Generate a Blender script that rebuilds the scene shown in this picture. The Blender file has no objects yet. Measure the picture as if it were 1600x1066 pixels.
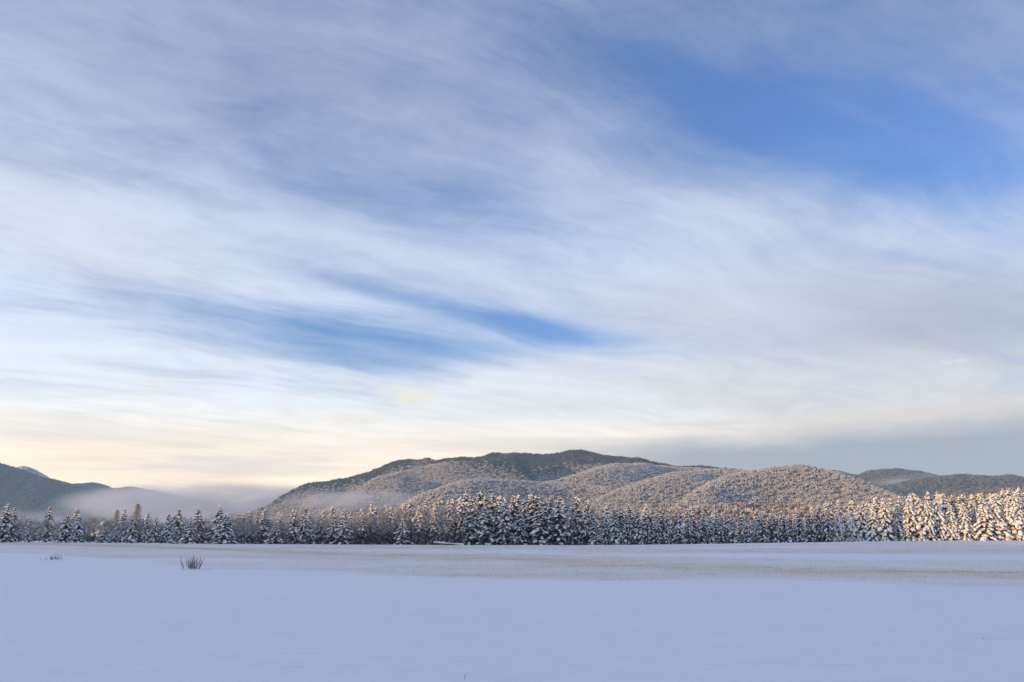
import bpy, bmesh, math, random
import numpy as np
from mathutils import Vector, Matrix, noise as mnoise

# ------------------------------------------------------------------ camera
scene = bpy.context.scene
COL = scene.collection
R = math.radians
EYE = 1.7
FPX = 1386.0                      # focal length in photo pixels (1600 wide)
TILT = math.atan(309.0 / FPX)     # the horizon lies 309 px below the middle of the photo
cam_d = bpy.data.cameras.new('camera')
cam = bpy.data.objects.new('camera', cam_d)
COL.objects.link(cam)
cam_d.sensor_width = 36.0
cam_d.lens = 36.0 * FPX / 1600.0
cam_d.clip_start = 0.1
cam_d.clip_end = 60000.0
cam.location = (0, 0, EYE)
cam.rotation_euler = (math.pi / 2 + TILT, 0, 0)
scene.camera = cam

# ------------------------------------------------------------------ world: clear sky + high cloud
SUN_AZ = R(-122.0)     # direction towards the sun, measured from the view axis (+Y), positive to the right
SUN_EL = R(7.0)
SUN_DIR = Vector((math.sin(SUN_AZ) * math.cos(SUN_EL), math.cos(SUN_AZ) * math.cos(SUN_EL), math.sin(SUN_EL)))
scene.view_settings.view_transform = 'Standard'
scene.view_settings.look = 'None'
scene.view_settings.exposure = 0.0
scene.view_settings.gamma = 1.0
scene.view_settings.use_curve_mapping = False

world = bpy.data.worlds.new('World')
scene.world = world
world.use_nodes = True
WT = world.node_tree
WT.nodes.clear()


class S:
    """A float socket with arithmetic, so that node maths reads like maths."""
    tree = None

    def __init__(self, sock):
        self.s = sock

    @staticmethod
    def m(op, *a, clamp=False):
        n = S.tree.nodes.new('ShaderNodeMath')
        n.operation = op
        n.use_clamp = clamp
        for i, v in enumerate(a):
            if isinstance(v, S):
                S.tree.links.new(v.s, n.inputs[i])
            else:
                n.inputs[i].default_value = float(v)
        return S(n.outputs[0])

    def __add__(self, o): return S.m('ADD', self, o)
    __radd__ = __add__
    def __sub__(self, o): return S.m('SUBTRACT', self, o)
    def __rsub__(self, o): return S.m('SUBTRACT', o, self)
    def __mul__(self, o): return S.m('MULTIPLY', self, o)
    __rmul__ = __mul__
    def __truediv__(self, o): return S.m('DIVIDE', self, o)
    def clamp(self): return S.m('ADD', self, 0.0, clamp=True)


def smooth(x, a, b):
    n = S.tree.nodes.new('ShaderNodeMapRange')
    n.interpolation_type = 'SMOOTHSTEP'
    S.tree.links.new(x.s, n.inputs[0])
    n.inputs[1].default_value = a
    n.inputs[2].default_value = b
    return S(n.outputs[0])


def vec(a, b, c=0.0):
    n = S.tree.nodes.new('ShaderNodeCombineXYZ')
    for i, v in enumerate((a, b, c)):
        if isinstance(v, S):
            S.tree.links.new(v.s, n.inputs[i])
        else:
            n.inputs[i].default_value = v
    return n.outputs[0]


def noise_tex(v, scale, detail=4.0, rough=0.5, dist=0.0):
    n = S.tree.nodes.new('ShaderNodeTexNoise')
    S.tree.links.new(v, n.inputs['Vector'])
    n.inputs['Scale'].default_value = scale
    n.inputs['Detail'].default_value = detail
    n.inputs['Roughness'].default_value = rough
    n.inputs['Distortion'].default_value = dist
    return S(n.outputs[0])


def cmix(fac, a, b):
    n = S.tree.nodes.new('ShaderNodeMix')
    n.data_type = 'RGBA'
    n.clamp_factor = True
    if isinstance(fac, S):
        S.tree.links.new(fac.s, n.inputs[0])
    else:
        n.inputs[0].default_value = fac
    for i, v in ((6, a), (7, b)):
        if isinstance(v, tuple):
            n.inputs[i].default_value = (*v, 1.0)
        else:
            S.tree.links.new(v, n.inputs[i])
    return n.outputs[2]


def cscale(c, k):
    n = S.tree.nodes.new('ShaderNodeVectorMath')
    n.operation = 'SCALE'
    S.tree.links.new(c, n.inputs[0])
    if isinstance(k, S):
        S.tree.links.new(k.s, n.inputs[3])
    else:
        n.inputs[3].default_value = k
    return n.outputs[0]


def pix_dir(px, py):
    """unit direction of a photo pixel in the world"""
    v = Vector(((px - 800.0) / FPX, 1.0, (533.0 - py) / FPX))
    c, s = math.cos(TILT), math.sin(TILT)
    return Vector((v.x, v.y * c - v.z * s, v.y * s + v.z * c)).normalized()


def azel(px, py):
    d = pix_dir(px, py)
    return math.atan2(d.x, d.y), math.asin(d.z)


def build_sky():
    S.tree = WT
    tc = WT.nodes.new('ShaderNodeTexCoord')
    nv = WT.nodes.new('ShaderNodeVectorMath')
    nv.operation = 'NORMALIZE'
    WT.links.new(tc.outputs['Generated'], nv.inputs[0])
    sp = WT.nodes.new('ShaderNodeSeparateXYZ')
    WT.links.new(nv.outputs[0], sp.inputs[0])
    x, y, z = S(sp.outputs[0]), S(sp.outputs[1]), S(sp.outputs[2])
    az = S.m('ARCTAN2', x, y)
    el = S.m('ARCSINE', S.m('MAXIMUM', z, 0.0))

    def blob(px, py, rx, ry, rot=0.0):
        """soft ellipse on the sky, centre and radii in degrees-like units taken at a direction"""
        a0, e0 = azel(px, py)
        da, de = az - a0, el - e0
        c, s = math.cos(R(rot)), math.sin(R(rot))
        u = (da * c + de * s) * (FPX / rx)
        v = (de * c - da * s) * (FPX / ry)
        r2 = u * u + v * v
        return S.m('EXPONENT', r2 * -1.0)

    # high cloud sheet, flat layer seen in perspective; fibres run towards the right
    zc = S.m('MAXIMUM', z, 0.0) + 0.08
    pu, pv = x / zc, y / zc
    A = R(52.0)
    s_ = pu * math.sin(A) + pv * math.cos(A)
    t_ = pu * math.cos(A) - pv * math.sin(A)
    w1 = noise_tex(vec(s_ * 0.5, t_ * 0.5, 3.0), 1.0, 3.0, 0.5)
    w2 = noise_tex(vec(s_ * 0.5, t_ * 0.5, 9.0), 1.0, 3.0, 0.5)
    w3 = noise_tex(vec(s_ * 1.6, t_ * 2.6, 4.0), 1.0, 4.0, 0.6)
    sw = s_ + (w1 - 0.5) * 1.2
    tw = t_ + (w2 - 0.5) * 0.9 + (w3 - 0.5) * 0.22
    fib = noise_tex(vec(sw * 0.62, tw * 2.9, 0.0), 1.0, 8.0, 0.62)        # long fibres
    fib2 = noise_tex(vec(sw * 2.4, tw * 6.5, 5.0), 1.0, 7.0, 0.68)        # finer combing
    big = noise_tex(vec(sw * 0.35, tw * 0.7, 1.5), 1.0, 4.0, 0.5)         # broad patches
    puf = noise_tex(vec(az * 5.0, el * 13.0, 2.0), 1.0, 7.0, 0.60, 0.3)   # soft clots
    band = noise_tex(vec(az * 2.4, el * 34.0, 7.0), 1.0, 5.0, 0.55, 0.35)  # flat banks near the horizon

    # how thick the sheet is
    den = 0.83 + (fib - 0.5) * 0.80 + (fib2 - 0.5) * 0.55 + (big - 0.5) * 0.55 + (puf - 0.5) * 0.60
    for px, py, rx, ry, rot, k in DENSITY:
        den = den + blob(px, py, rx, ry, rot) * k
    low = 1.0 - smooth(el, R(3.5), R(13.0))
    den = den + low * 0.62 + low * (band - 0.5) * 1.3
    den = smooth(den, 0.0, 1.18) * 0.93 + 0.06

    # cloud light: grey-blue veil overhead, white lower, cream along the horizon
    high = smooth(el, R(9.0), R(29.0))
    veil = cmix(smooth(el, R(13.0), R(31.0)), (0.67, 0.76, 0.94), (0.405, 0.465, 0.65))
    col = cmix(1.0 - smooth(el, R(6.5), R(14.0)), veil, (0.98, 1.02, 1.04))
    col = cmix((1.0 - smooth(el, R(3.0), R(8.8))) * 0.95, col, (1.68, 1.28, 0.84))
    # greyer to the right, where the bank thickens
    rt = smooth(az, R(4.0), R(26.0))
    col = cmix(rt * (1.0 - smooth(el, R(7.0), R(19.0))) * 0.5, col, (0.72, 0.71, 0.73))
    for px, py, rx, ry, rot, k, c in TINT:
        f = blob(px, py, rx, ry, rot) * k
        col = cmix(f, col, c)
    # bands: undersides a little greyer
    und = smooth(band, 0.46, 0.66) * low
    col = cmix(und * 0.36, col, (0.64, 0.64, 0.67))
    # thicker threads are brighter
    col = cscale(col, 1.01 + (fib - 0.5) * 0.30 + (puf - 0.5) * 0.25 + (fib2 - 0.5) * 0.28)

    # ice cloud scatters forward: the sheet is brighter on the sun's side of the sky
    cg = x * SUN_DIR.x + y * SUN_DIR.y + z * SUN_DIR.z
    fw = (cg + 1.0) * 0.5
    col = cscale(col, 0.95 + fw * fw * 0.5)

    sky = WT.nodes.new('ShaderNodeTexSky')
    sky.sky_type = 'NISHITA'
    sky.sun_disc = False
    sky.sun_elevation = SUN_EL
    sky.sun_rotation = SUN_AZ
    sky.altitude = 300.0
    sky.air_density = 1.0
    sky.dust_density = 0.7
    sky.ozone_density = 2.0
    K = 0.12
    tint = WT.nodes.new('ShaderNodeVectorMath')          # the photo's cool white balance
    tint.operation = 'MULTIPLY'
    WT.links.new(sky.outputs[0], tint.inputs[0])
    tint.inputs[1].default_value = (0.87, 1.27, 2.05)
    clear = tint.outputs[0]
    cloud = cscale(col, 1.0 / K)
    mix = cmix(den, clear, cloud)

    # grey stratus bank low on the right, its lit upper rim cream
    edge = R(5.75) + az * 0.035
    wob = (noise_tex(vec(az * 6.0, el * 18.0, 4.0), 1.0, 4.0, 0.55) - 0.5) * R(2.0)
    rel = edge + wob - el
    bank = smooth(rel, R(-0.7), R(1.1)) * smooth(az, R(-1.0), R(12.0))
    rim = blob(1330, 662, 520, 18, 3.2) * smooth(band, 0.40, 0.58)
    mix = cmix(rim * 0.7, mix, cscale_const((0.86, 0.77, 0.69), 1.0 / K))
    mix = cmix(bank * 0.88, mix, cscale_const((0.345, 0.40, 0.475), 1.0 / K))

    # small lit puffs
    pn = (noise_tex(vec(az * 34.0, el * 70.0, 1.0), 1.0, 5.0, 0.62) - 0.5) * 2.4
    for px, py, rx, ry, k in PUFFS:
        p = smooth(blob(px, py, rx, ry) + pn * 0.55, 0.25, 1.0)
        mix = cmix(p * k, mix, cscale_const((1.0, 0.93, 0.78), 1.0 / K))

    bg = WT.nodes.new('ShaderNodeBackground')
    bg.inputs[1].default_value = K
    WT.links.new(mix, bg.inputs[0])
    out = WT.nodes.new('ShaderNodeOutputWorld')
    WT.links.new(bg.outputs[0], out.inputs[0])
    world.cycles.sampling_method = 'MANUAL'
    world.cycles.sample_map_resolution = 512


def cscale_const(c, k):
    return tuple(v * k for v in c)


# centre (photo px), radii (px), rotation (deg, up to the right positive), strength
DENSITY = [
    (680, 478, 270, 16, -11, -0.50),    # narrow rifts in the middle
    (835, 512, 110, 20, -13, -0.50),
    (600, 528, 320, 48, -8, -0.52),
    (560, 566, 220, 14, -5, -0.35),
    (390, 495, 230, 32, -8, -0.20),
    (1335, 205, 290, 90, -15, -0.66),  # open blue, upper right
    (1080, 125, 200, 45, -20, -0.30),
    (1490, 300, 180, 70, -10, -0.28),
    (1200, 40, 420, 130, -6, -0.18),
    (640, 320, 360, 75, -10, -0.24),
    (850, 290, 300, 75, -10, -0.08),
    (600, 90, 420, 110, -8, -0.08),
    (150, 370, 330, 60, -8, 0.32),      # bright fans on the left
    (700, 415, 340, 24, -11, 0.26),
    (1250, 345, 300, 55, -6, 0.30),
    (1300, 480, 420, 75, -4, 0.45),     # thick grey-white sheet, right
    (120, 640, 220, 18, -3, -0.35),
    (330, 590, 260, 12, -4, -0.35),
    (60, 545, 190, 36, -4, 0.35),
    (830, 580, 170, 26, 2, 0.42),
    (1010, 620, 220, 40, 0, 0.30),
    (1010, 210, 190, 60, -14, -0.06),
]
TINT = [
    (1480, 500, 330, 75, -5, 0.65, (0.43, 0.46, 0.57)),
    (100, 370, 330, 70, -8, 0.55, (0.72, 0.75, 0.82)),
    (1080, 490, 200, 40, -4, 0.4, (0.70, 0.70, 0.74)),
    (1150, 610, 420, 40, -2, 0.4, (0.84, 0.82, 0.78)),
    (180, 700, 420, 40, 0, 0.35, (1.0, 0.87, 0.68)),
    (1300, 60, 400, 90, -8, 0.5, (0.22, 0.30, 0.52)),
    (760, 60, 300, 90, -8, 0.3, (0.29, 0.36, 0.56)),
]
PUFFS = [(640, 617, 55, 20, 0.75), (540, 655, 70, 12, 0.5), (1478, 567, 11, 5, 0.35), (1502, 564, 10, 4, 0.35)]
build_sky()

# ------------------------------------------------------------------ sun
sun_d = bpy.data.lights.new('sun', 'SUN')
sun_d.energy = 5.0
sun_d.angle = R(0.53)
sun_d.color = (1.0, 0.575, 0.185)
sun = bpy.data.objects.new('sun', sun_d)
COL.objects.link(sun)
sun.rotation_euler = SUN_DIR.to_track_quat('Z', 'Y').to_euler()
sun.location = SUN_DIR * 300

scene.cycles.use_denoising = True
scene.cycles.max_bounces = 4
scene.cycles.diffuse_bounces = 3
scene.cycles.volume_bounces = 1
scene.cycles.transparent_max_bounces = 8

# ------------------------------------------------------------------ helpers
def at(px, py, Y):
    """world point on the line through a photo pixel at forward distance Y"""
    d = pix_dir(px, py)
    k = Y / d.y
    return Vector((d.x * k, Y, EYE + d.z * k))


def sstep(a, b, x):
    t = np.clip((np.asarray(x, float) - a) / (b - a), 0, 1)
    return t * t * (3 - 2 * t)


def fbm2(x, y, seed=0, octaves=4, gain=0.5):
    """value-noise fractal, about -0.5..0.5"""
    x = np.asarray(x, float)
    y = np.asarray(y, float)
    tot = np.zeros(np.broadcast(x, y).shape)
    amp, norm = 1.0, 0.0
    for o in range(octaves):
        xi, yi = np.floor(x).astype(np.int64), np.floor(y).astype(np.int64)
        fx, fy = x - xi, y - yi
        fx, fy = fx ** 3 * (fx * (fx * 6 - 15) + 10), fy ** 3 * (fy * (fy * 6 - 15) + 10)

        def h(i, j):
            n = (i * 374761393 + j * 668265263 + (seed + o * 17) * 2147483647) & 0xFFFFFFFF
            n = ((n ^ (n >> 13)) * 1274126177) & 0xFFFFFFFF
            n = n ^ (n >> 16)
            return (n & 0xFFFF) / 65535.0 - 0.5
        v = (h(xi, yi) * (1 - fx) + h(xi + 1, yi) * fx) * (1 - fy) + (h(xi, yi + 1) * (1 - fx) + h(xi + 1, yi + 1) * fx) * fy
        tot += v * amp
        norm += amp
        amp *= gain
        x, y = x * 2.03 + 11.7, y * 2.03 + 5.3
    return tot / norm * 1.6


def mesh_np(name, verts, faces, mat=None, smooth_shade=False):
    """faces: (n,3) or (n,4) array, or a list of such arrays"""
    me = bpy.data.meshes.new(name)
    verts = np.asarray(verts, np.float32)
    fl = faces if isinstance(faces, list) else [faces]
    fl = [np.asarray(f, np.int32) for f in fl if len(f)]
    me.vertices.add(len(verts))
    me.vertices.foreach_set('co', verts.ravel())
    loops = np.concatenate([f.ravel() for f in fl])
    tot = np.concatenate([np.full(len(f), f.shape[1], np.int32) for f in fl])
    start = np.concatenate([[0], np.cumsum(tot)[:-1]]).astype(np.int32)
    me.loops.add(len(loops))
    me.loops.foreach_set('vertex_index', loops)
    me.polygons.add(len(tot))
    me.polygons.foreach_set('loop_start', start)
    me.update(calc_edges=True)
    if smooth_shade:
        me.polygons.foreach_set('use_smooth', np.ones(len(tot), bool))
    if mat:
        me.materials.append(mat)
    me.validate()
    return me


def link(name, data, parent=None, loc=None, **props):
    o = bpy.data.objects.new(name, data)
    COL.objects.link(o)
    if parent is not None:
        o.parent = parent
    if loc is not None:
        o.location = loc
    for k, v in props.items():
        o[k] = v
    return o


def new_mat(name):
    m = bpy.data.materials.new(name)
    m.use_nodes = True
    m.node_tree.nodes.clear()
    S.tree = m.node_tree
    b = m.node_tree.nodes.new('ShaderNodeBsdfPrincipled')
    o = m.node_tree.nodes.new('ShaderNodeOutputMaterial')
    m.node_tree.links.new(b.outputs[0], o.inputs[0])
    b.inputs['Roughness'].default_value = 0.85
    b.inputs['Specular IOR Level'].default_value = 0.15
    return m, b


def node(kind):
    return S.tree.nodes.new(kind)


def setc(b, c):
    if isinstance(c, tuple):
        b.inputs['Base Color'].default_value = (*c, 1)
    else:
        S.tree.links.new(c, b.inputs['Base Color'])


def obj_coords():
    return node('ShaderNodeTexCoord').outputs['Object']


def pos_coords():
    return node('ShaderNodeNewGeometry').outputs['Position']


def bump(b, height, strength, dist):
    n = node('ShaderNodeBump')
    n.inputs['Strength'].default_value = strength
    n.inputs['Distance'].default_value = dist
    S.tree.links.new(height.s, n.inputs['Height'])
    S.tree.links.new(n.outputs[0], b.inputs['Normal'])


def up_facing():
    g = node('ShaderNodeNewGeometry')
    sp = node('ShaderNodeSeparateXYZ')
    S.tree.links.new(g.outputs['Normal'], sp.inputs[0])
    return S(sp.outputs[2])


def rand_obj():
    return S(node('ShaderNodeObjectInfo').outputs['Random'])


# ------------------------------------------------------------------ materials
SNOW = (0.80, 0.83, 0.87)
MAT = {}
m, b = new_mat('tree_snow')
n = noise_tex(obj_coords(), 2.5, 3.0)
setc(b, cmix(n, (0.82, 0.82, 0.81), (0.90, 0.89, 0.87)))
bump(b, noise_tex(obj_coords(), 7.0, 3.0), 0.5, 0.08)
MAT['snow'] = m

m, b = new_mat('needles')
n = noise_tex(obj_coords(), 1.7, 4.0)
base = cmix(rand_obj(), (0.034, 0.044, 0.028), (0.056, 0.062, 0.036))
base = cmix(smooth(n, 0.4, 0.7), base, (0.085, 0.080, 0.045))
dust = smooth(up_facing(), 0.35, 0.9) * smooth(noise_tex(obj_coords(), 3.2, 3.0), 0.50, 0.64)
setc(b, cmix(dust * 0.7, base, (0.74, 0.77, 0.81)))
MAT['needles'] = m

m, b = new_mat('frosted_needles')
n = noise_tex(obj_coords(), 2.2, 4.0)
base = cmix(n, (0.10, 0.095, 0.075), (0.18, 0.17, 0.14))
dust = smooth(up_facing(), -0.2, 0.6) * smooth(noise_tex(obj_coords(), 3.0, 3.0), 0.30, 0.55)
setc(b, cmix(dust * 0.9, base, (0.70, 0.71, 0.73)))
MAT['frost'] = m

m, b = new_mat('bark')
n = noise_tex(obj_coords(), 6.0, 4.0)
setc(b, cmix(n, (0.035, 0.028, 0.022), (0.10, 0.085, 0.07)))
bump(b, noise_tex(obj_coords(), 14.0, 4.0), 0.6, 0.03)
MAT['bark'] = m

m, b = new_mat('bare_twigs')
n = noise_tex(obj_coords(), 1.4, 4.0)
base = cmix(rand_obj(), (0.15, 0.125, 0.115), (0.23, 0.19, 0.16))
frost = smooth(n, 0.30, 0.60)
setc(b, cmix(frost * 0.85, base, (0.58, 0.56, 0.56)))
MAT['twigs'] = m

m, b = new_mat('dark_twigs')
n = noise_tex(obj_coords(), 2.0, 4.0)
base = cmix(rand_obj(), (0.07, 0.055, 0.055), (0.13, 0.10, 0.095))
setc(b, cmix(smooth(n, 0.5, 0.75) * 0.5, base, (0.45, 0.44, 0.47)))
MAT['brush'] = m

m, b = new_mat('larch_twigs')
n = noise_tex(obj_coords(), 1.4, 3.0)
setc(b, cmix(n, (0.33, 0.275, 0.21), (0.50, 0.44, 0.36)))
MAT['larch'] = m

m, b = new_mat('dead_grass')
n = noise_tex(pos_coords(), 0.35, 4.0)
setc(b, cmix(n, (0.44, 0.35, 0.265), (0.62, 0.52, 0.41)))
MAT['grass'] = m

m, b = new_mat('ground_snow')
ga = node('ShaderNodeAttribute')
ga.attribute_name = 'grass'
g_ = S(ga.outputs['Fac'])
big = noise_tex(pos_coords(), 0.05, 5.0)
fine = noise_tex(pos_coords(), 9.0, 3.0)
mp = node('ShaderNodeMapping')
S.tree.links.new(pos_coords(), mp.inputs[0])
mp.inputs['Scale'].default_value = (0.35, 1.3, 1.0)
mp.inputs['Rotation'].default_value = (0, 0, R(-12))
rip = noise_tex(mp.outputs[0], 1.6, 5.0, 0.55)
snow = cmix(big, (0.885, 0.90, 0.925), (0.92, 0.93, 0.945))
straw = cmix(noise_tex(pos_coords(), 0.6, 5.0, 0.6), (0.76, 0.64, 0.52), (0.92, 0.83, 0.73))  # thin snow on dead grass, lightened and warmed to imitate grazing sun
setc(b, cmix(g_, snow, straw))
bump(b, rip * 0.30 + fine * 0.003, 0.7, 1.0)
b.inputs['Roughness'].default_value = 0.7
MAT['ground'] = m

m, b = new_mat('hill_ground')
n = noise_tex(pos_coords(), 0.012, 6.0, 0.6)
n2 = noise_tex(pos_coords(), 0.09, 4.0, 0.6)
c1 = cmix(n2, (0.20, 0.195, 0.195), (0.52, 0.525, 0.54))
c1 = cmix(smooth(n, 0.42, 0.64) * 0.5, c1, (0.24, 0.235, 0.23))
da = node('ShaderNodeAttribute')
da.attribute_name = 'dark'
setc(b, cmix(S(da.outputs['Fac']), c1, cmix(n2, (0.05, 0.06, 0.066), (0.12, 0.13, 0.14))))  # conifer slopes, darkened further to stand in for cloud shade
MAT['hill'] = m

m, b = new_mat('cloud_shade_hill_ground')  # far wooded slopes with cloud shade put into the ground colour
n = noise_tex(pos_coords(), 0.006, 6.0, 0.65)
n2 = noise_tex(pos_coords(), 0.05, 5.0, 0.65)
c1 = cmix(smooth(n2, 0.3, 0.75), (0.036, 0.045, 0.050), (0.08, 0.092, 0.10))
setc(b, cmix(smooth(n, 0.50, 0.70) * 0.55, c1, (0.19, 0.20, 0.215)))
MAT['cloud_shade_hill'] = m

m, b = new_mat('alpine_snow')
n = noise_tex(pos_coords(), 0.01, 6.0, 0.65)
setc(b, cmix(smooth(n, 0.44, 0.58), (0.50, 0.525, 0.57), (0.10, 0.112, 0.125)))
MAT['alpine'] = m


def forest_mat(name, dark, mid, light, lo, hi):
    """one tree of a far wood: bark, twig and needle colour with hoar frost on the upward side"""
    m, b = new_mat(name)
    rnd = rand_obj()
    base = cmix(rnd, dark, mid)
    fr = smooth(up_facing() + (rnd - 0.5) * 0.5 + (noise_tex(pos_coords(), 0.35, 2.0) - 0.5) * 1.2, lo, hi)
    setc(b, cmix(fr * 0.85, base, light))
    return m


MAT['far_hard'] = forest_mat('frosted_hardwood', (0.27, 0.265, 0.265), (0.36, 0.355, 0.352), (0.60, 0.605, 0.62), -0.8, 0.8)
MAT['far_brown'] = forest_mat('brown_hardwood', (0.16, 0.135, 0.12), (0.24, 0.205, 0.18), (0.62, 0.60, 0.60), -0.1, 1.05)
MAT['far_mid'] = forest_mat('far_mixed_wood', (0.09, 0.092, 0.098), (0.14, 0.14, 0.145), (0.36, 0.38, 0.41), -0.2, 1.2)
MAT['far_dark'] = forest_mat('far_conifer', (0.030, 0.040, 0.042), (0.055, 0.065, 0.066), (0.27, 0.30, 0.335), 0.30, 1.3)


# ------------------------------------------------------------------ ground sheet
BOUND_PX = [(-900, 852), (-300, 858), (0, 865), (100, 868), (200, 877), (330, 889), (500, 898), (700, 904), (900, 907), (1200, 910), (1400, 914), (1600, 919), (2000, 930), (2600, 950)]


def polar(tab):
    """photo points on the flat field -> arrays of x/y slope and forward distance"""
    a, r = [], []
    for px, py in tab:
        d = pix_dir(px, py)
        a.append(d.x / d.y)
        r.append(EYE / -d.z * d.y)
    return np.array(a), np.array(r)


B_A, B_R = polar(BOUND_PX)
TAN_A, TAN_R = polar([(-300, 851.5), (100, 853.5), (300, 857), (500, 865), (700, 872), (900, 880), (1100, 887), (1300, 893), (1600, 898), (2200, 908)])
TAN2_A, TAN2_R = polar([(-300, 848.5), (300, 850), (900, 861), (1300, 862), (1600, 863), (2200, 865)])
WHT_A, WHT_R = polar([(-300, 847), (600, 856), (900, 868), (1200, 868.5), (1400, 871), (1600, 873), (2200, 876)])
TRACK_A, TRACK_R = polar([(-400, 914), (0, 911.5), (100, 911), (200, 912), (270, 913)])


def gauss(y, yc, rel):
    return np.exp(-((np.log(np.maximum(y, 1.0)) - np.log(yc)) / rel) ** 2)


def ground_z(x, y):
    x = np.asarray(x, float)
    y = np.asarray(y, float)
    far = sstep(50, 250, y)
    z = 1.25 * sstep(20, 135, x) * far + 0.65 * sstep(-30, -140, x) * far
    z = z + 0.16 * fbm2(x / 45, y / 45, 3, 3) * sstep(12, 60, y)
    near = 1 - sstep(60, 140, np.hypot(x, y))
    z = z + near * (0.20 * fbm2(x / 9.0 + y / 40, y / 5.0, 5, 3) + 0.085 * fbm2(x / 3.0 + y / 7, y / 1.1, 9, 3))
    # a shallow old track on the left and a hollow by a twig on the right
    a = x / np.maximum(y, 1)
    yt = np.interp(a, TRACK_A, TRACK_R)
    z = z - 0.05 * np.exp(-((y - yt - 0.35 * fbm2(x / 2.0, x * 0, 21, 2)) / 0.28) ** 2) * (1 - sstep(-0.41, -0.36, a)) * (np.abs(y - 34) < 30)
    hx, hy = DIMPLE
    z = z - 0.10 * np.exp(-((x - hx) / 0.28) ** 2 - ((y - hy) / 0.22) ** 2) + 0.035 * np.exp(-((x - hx - .1) / 0.5) ** 2 - ((y - hy + .45) / 0.25) ** 2)
    return z


_d = pix_dir(1556, 1001)
DIMPLE = (_d.x * EYE / -_d.z, _d.y * EYE / -_d.z)


def grass_cover(x, y):
    y = np.maximum(y, 1.0)
    a = x / y
    edge = np.interp(a, B_A, B_R) * (1 + 0.10 * fbm2(x / 9, y / 9, 31, 4))
    m_ = sstep(0.97, 1.06, y / edge)
    n1 = fbm2(x / 38 + y / 90, y / 11, 41, 4)
    n2 = fbm2(x / 14, y / 4.0, 43, 4)
    wig = 1 + 0.10 * fbm2(x / 25, y / 25, 47, 3)
    c = 0.42 + 0.55 * n1 + 0.35 * n2
    c = c + 0.75 * gauss(y * wig, np.interp(a, TAN_A, TAN_R), 0.12) + 0.22 * gauss(y * wig, np.interp(a, TAN2_A, TAN2_R), 0.16)
    c = c - 0.75 * gauss(y * wig, np.interp(a, WHT_A, WHT_R), 0.09) * sstep(-0.05, 0.15, a)
    return np.clip(c, 0.02, 1.0) * m_ * (1 - 0.75 * sstep(225, 262, y))


def axis(lo, hi, n, knee):
    """grid lines dense near zero and sparse far away"""
    t = np.linspace(math.asinh(lo / knee), math.asinh(hi / knee), n)
    return knee * np.sinh(t)


gx = axis(-9000, 9000, 600, 7.0)
gy = axis(-9000, 9000, 880, 3.2)
GX, GY = np.meshgrid(gx, gy)
GZ = ground_z(GX, GY)
nx, ny = len(gx), len(gy)
idx = np.arange(nx * ny).reshape(ny, nx)
quads = np.stack([idx[:-1, :-1].ravel(), idx[:-1, 1:].ravel(), idx[1:, 1:].ravel(), idx[1:, :-1].ravel()], 1)
me = mesh_np('ground', np.stack([GX.ravel(), GY.ravel(), GZ.ravel()], 1), quads, MAT['ground'], True)
at_ = me.attributes.new('grass', 'FLOAT', 'POINT')
cover = grass_cover(GX, GY) * (GY > 20)
at_.data.foreach_set('value', (np.clip(cover * 1.05, 0, 1)).astype(np.float32).ravel())
link('ground', me, kind='structure')


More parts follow.
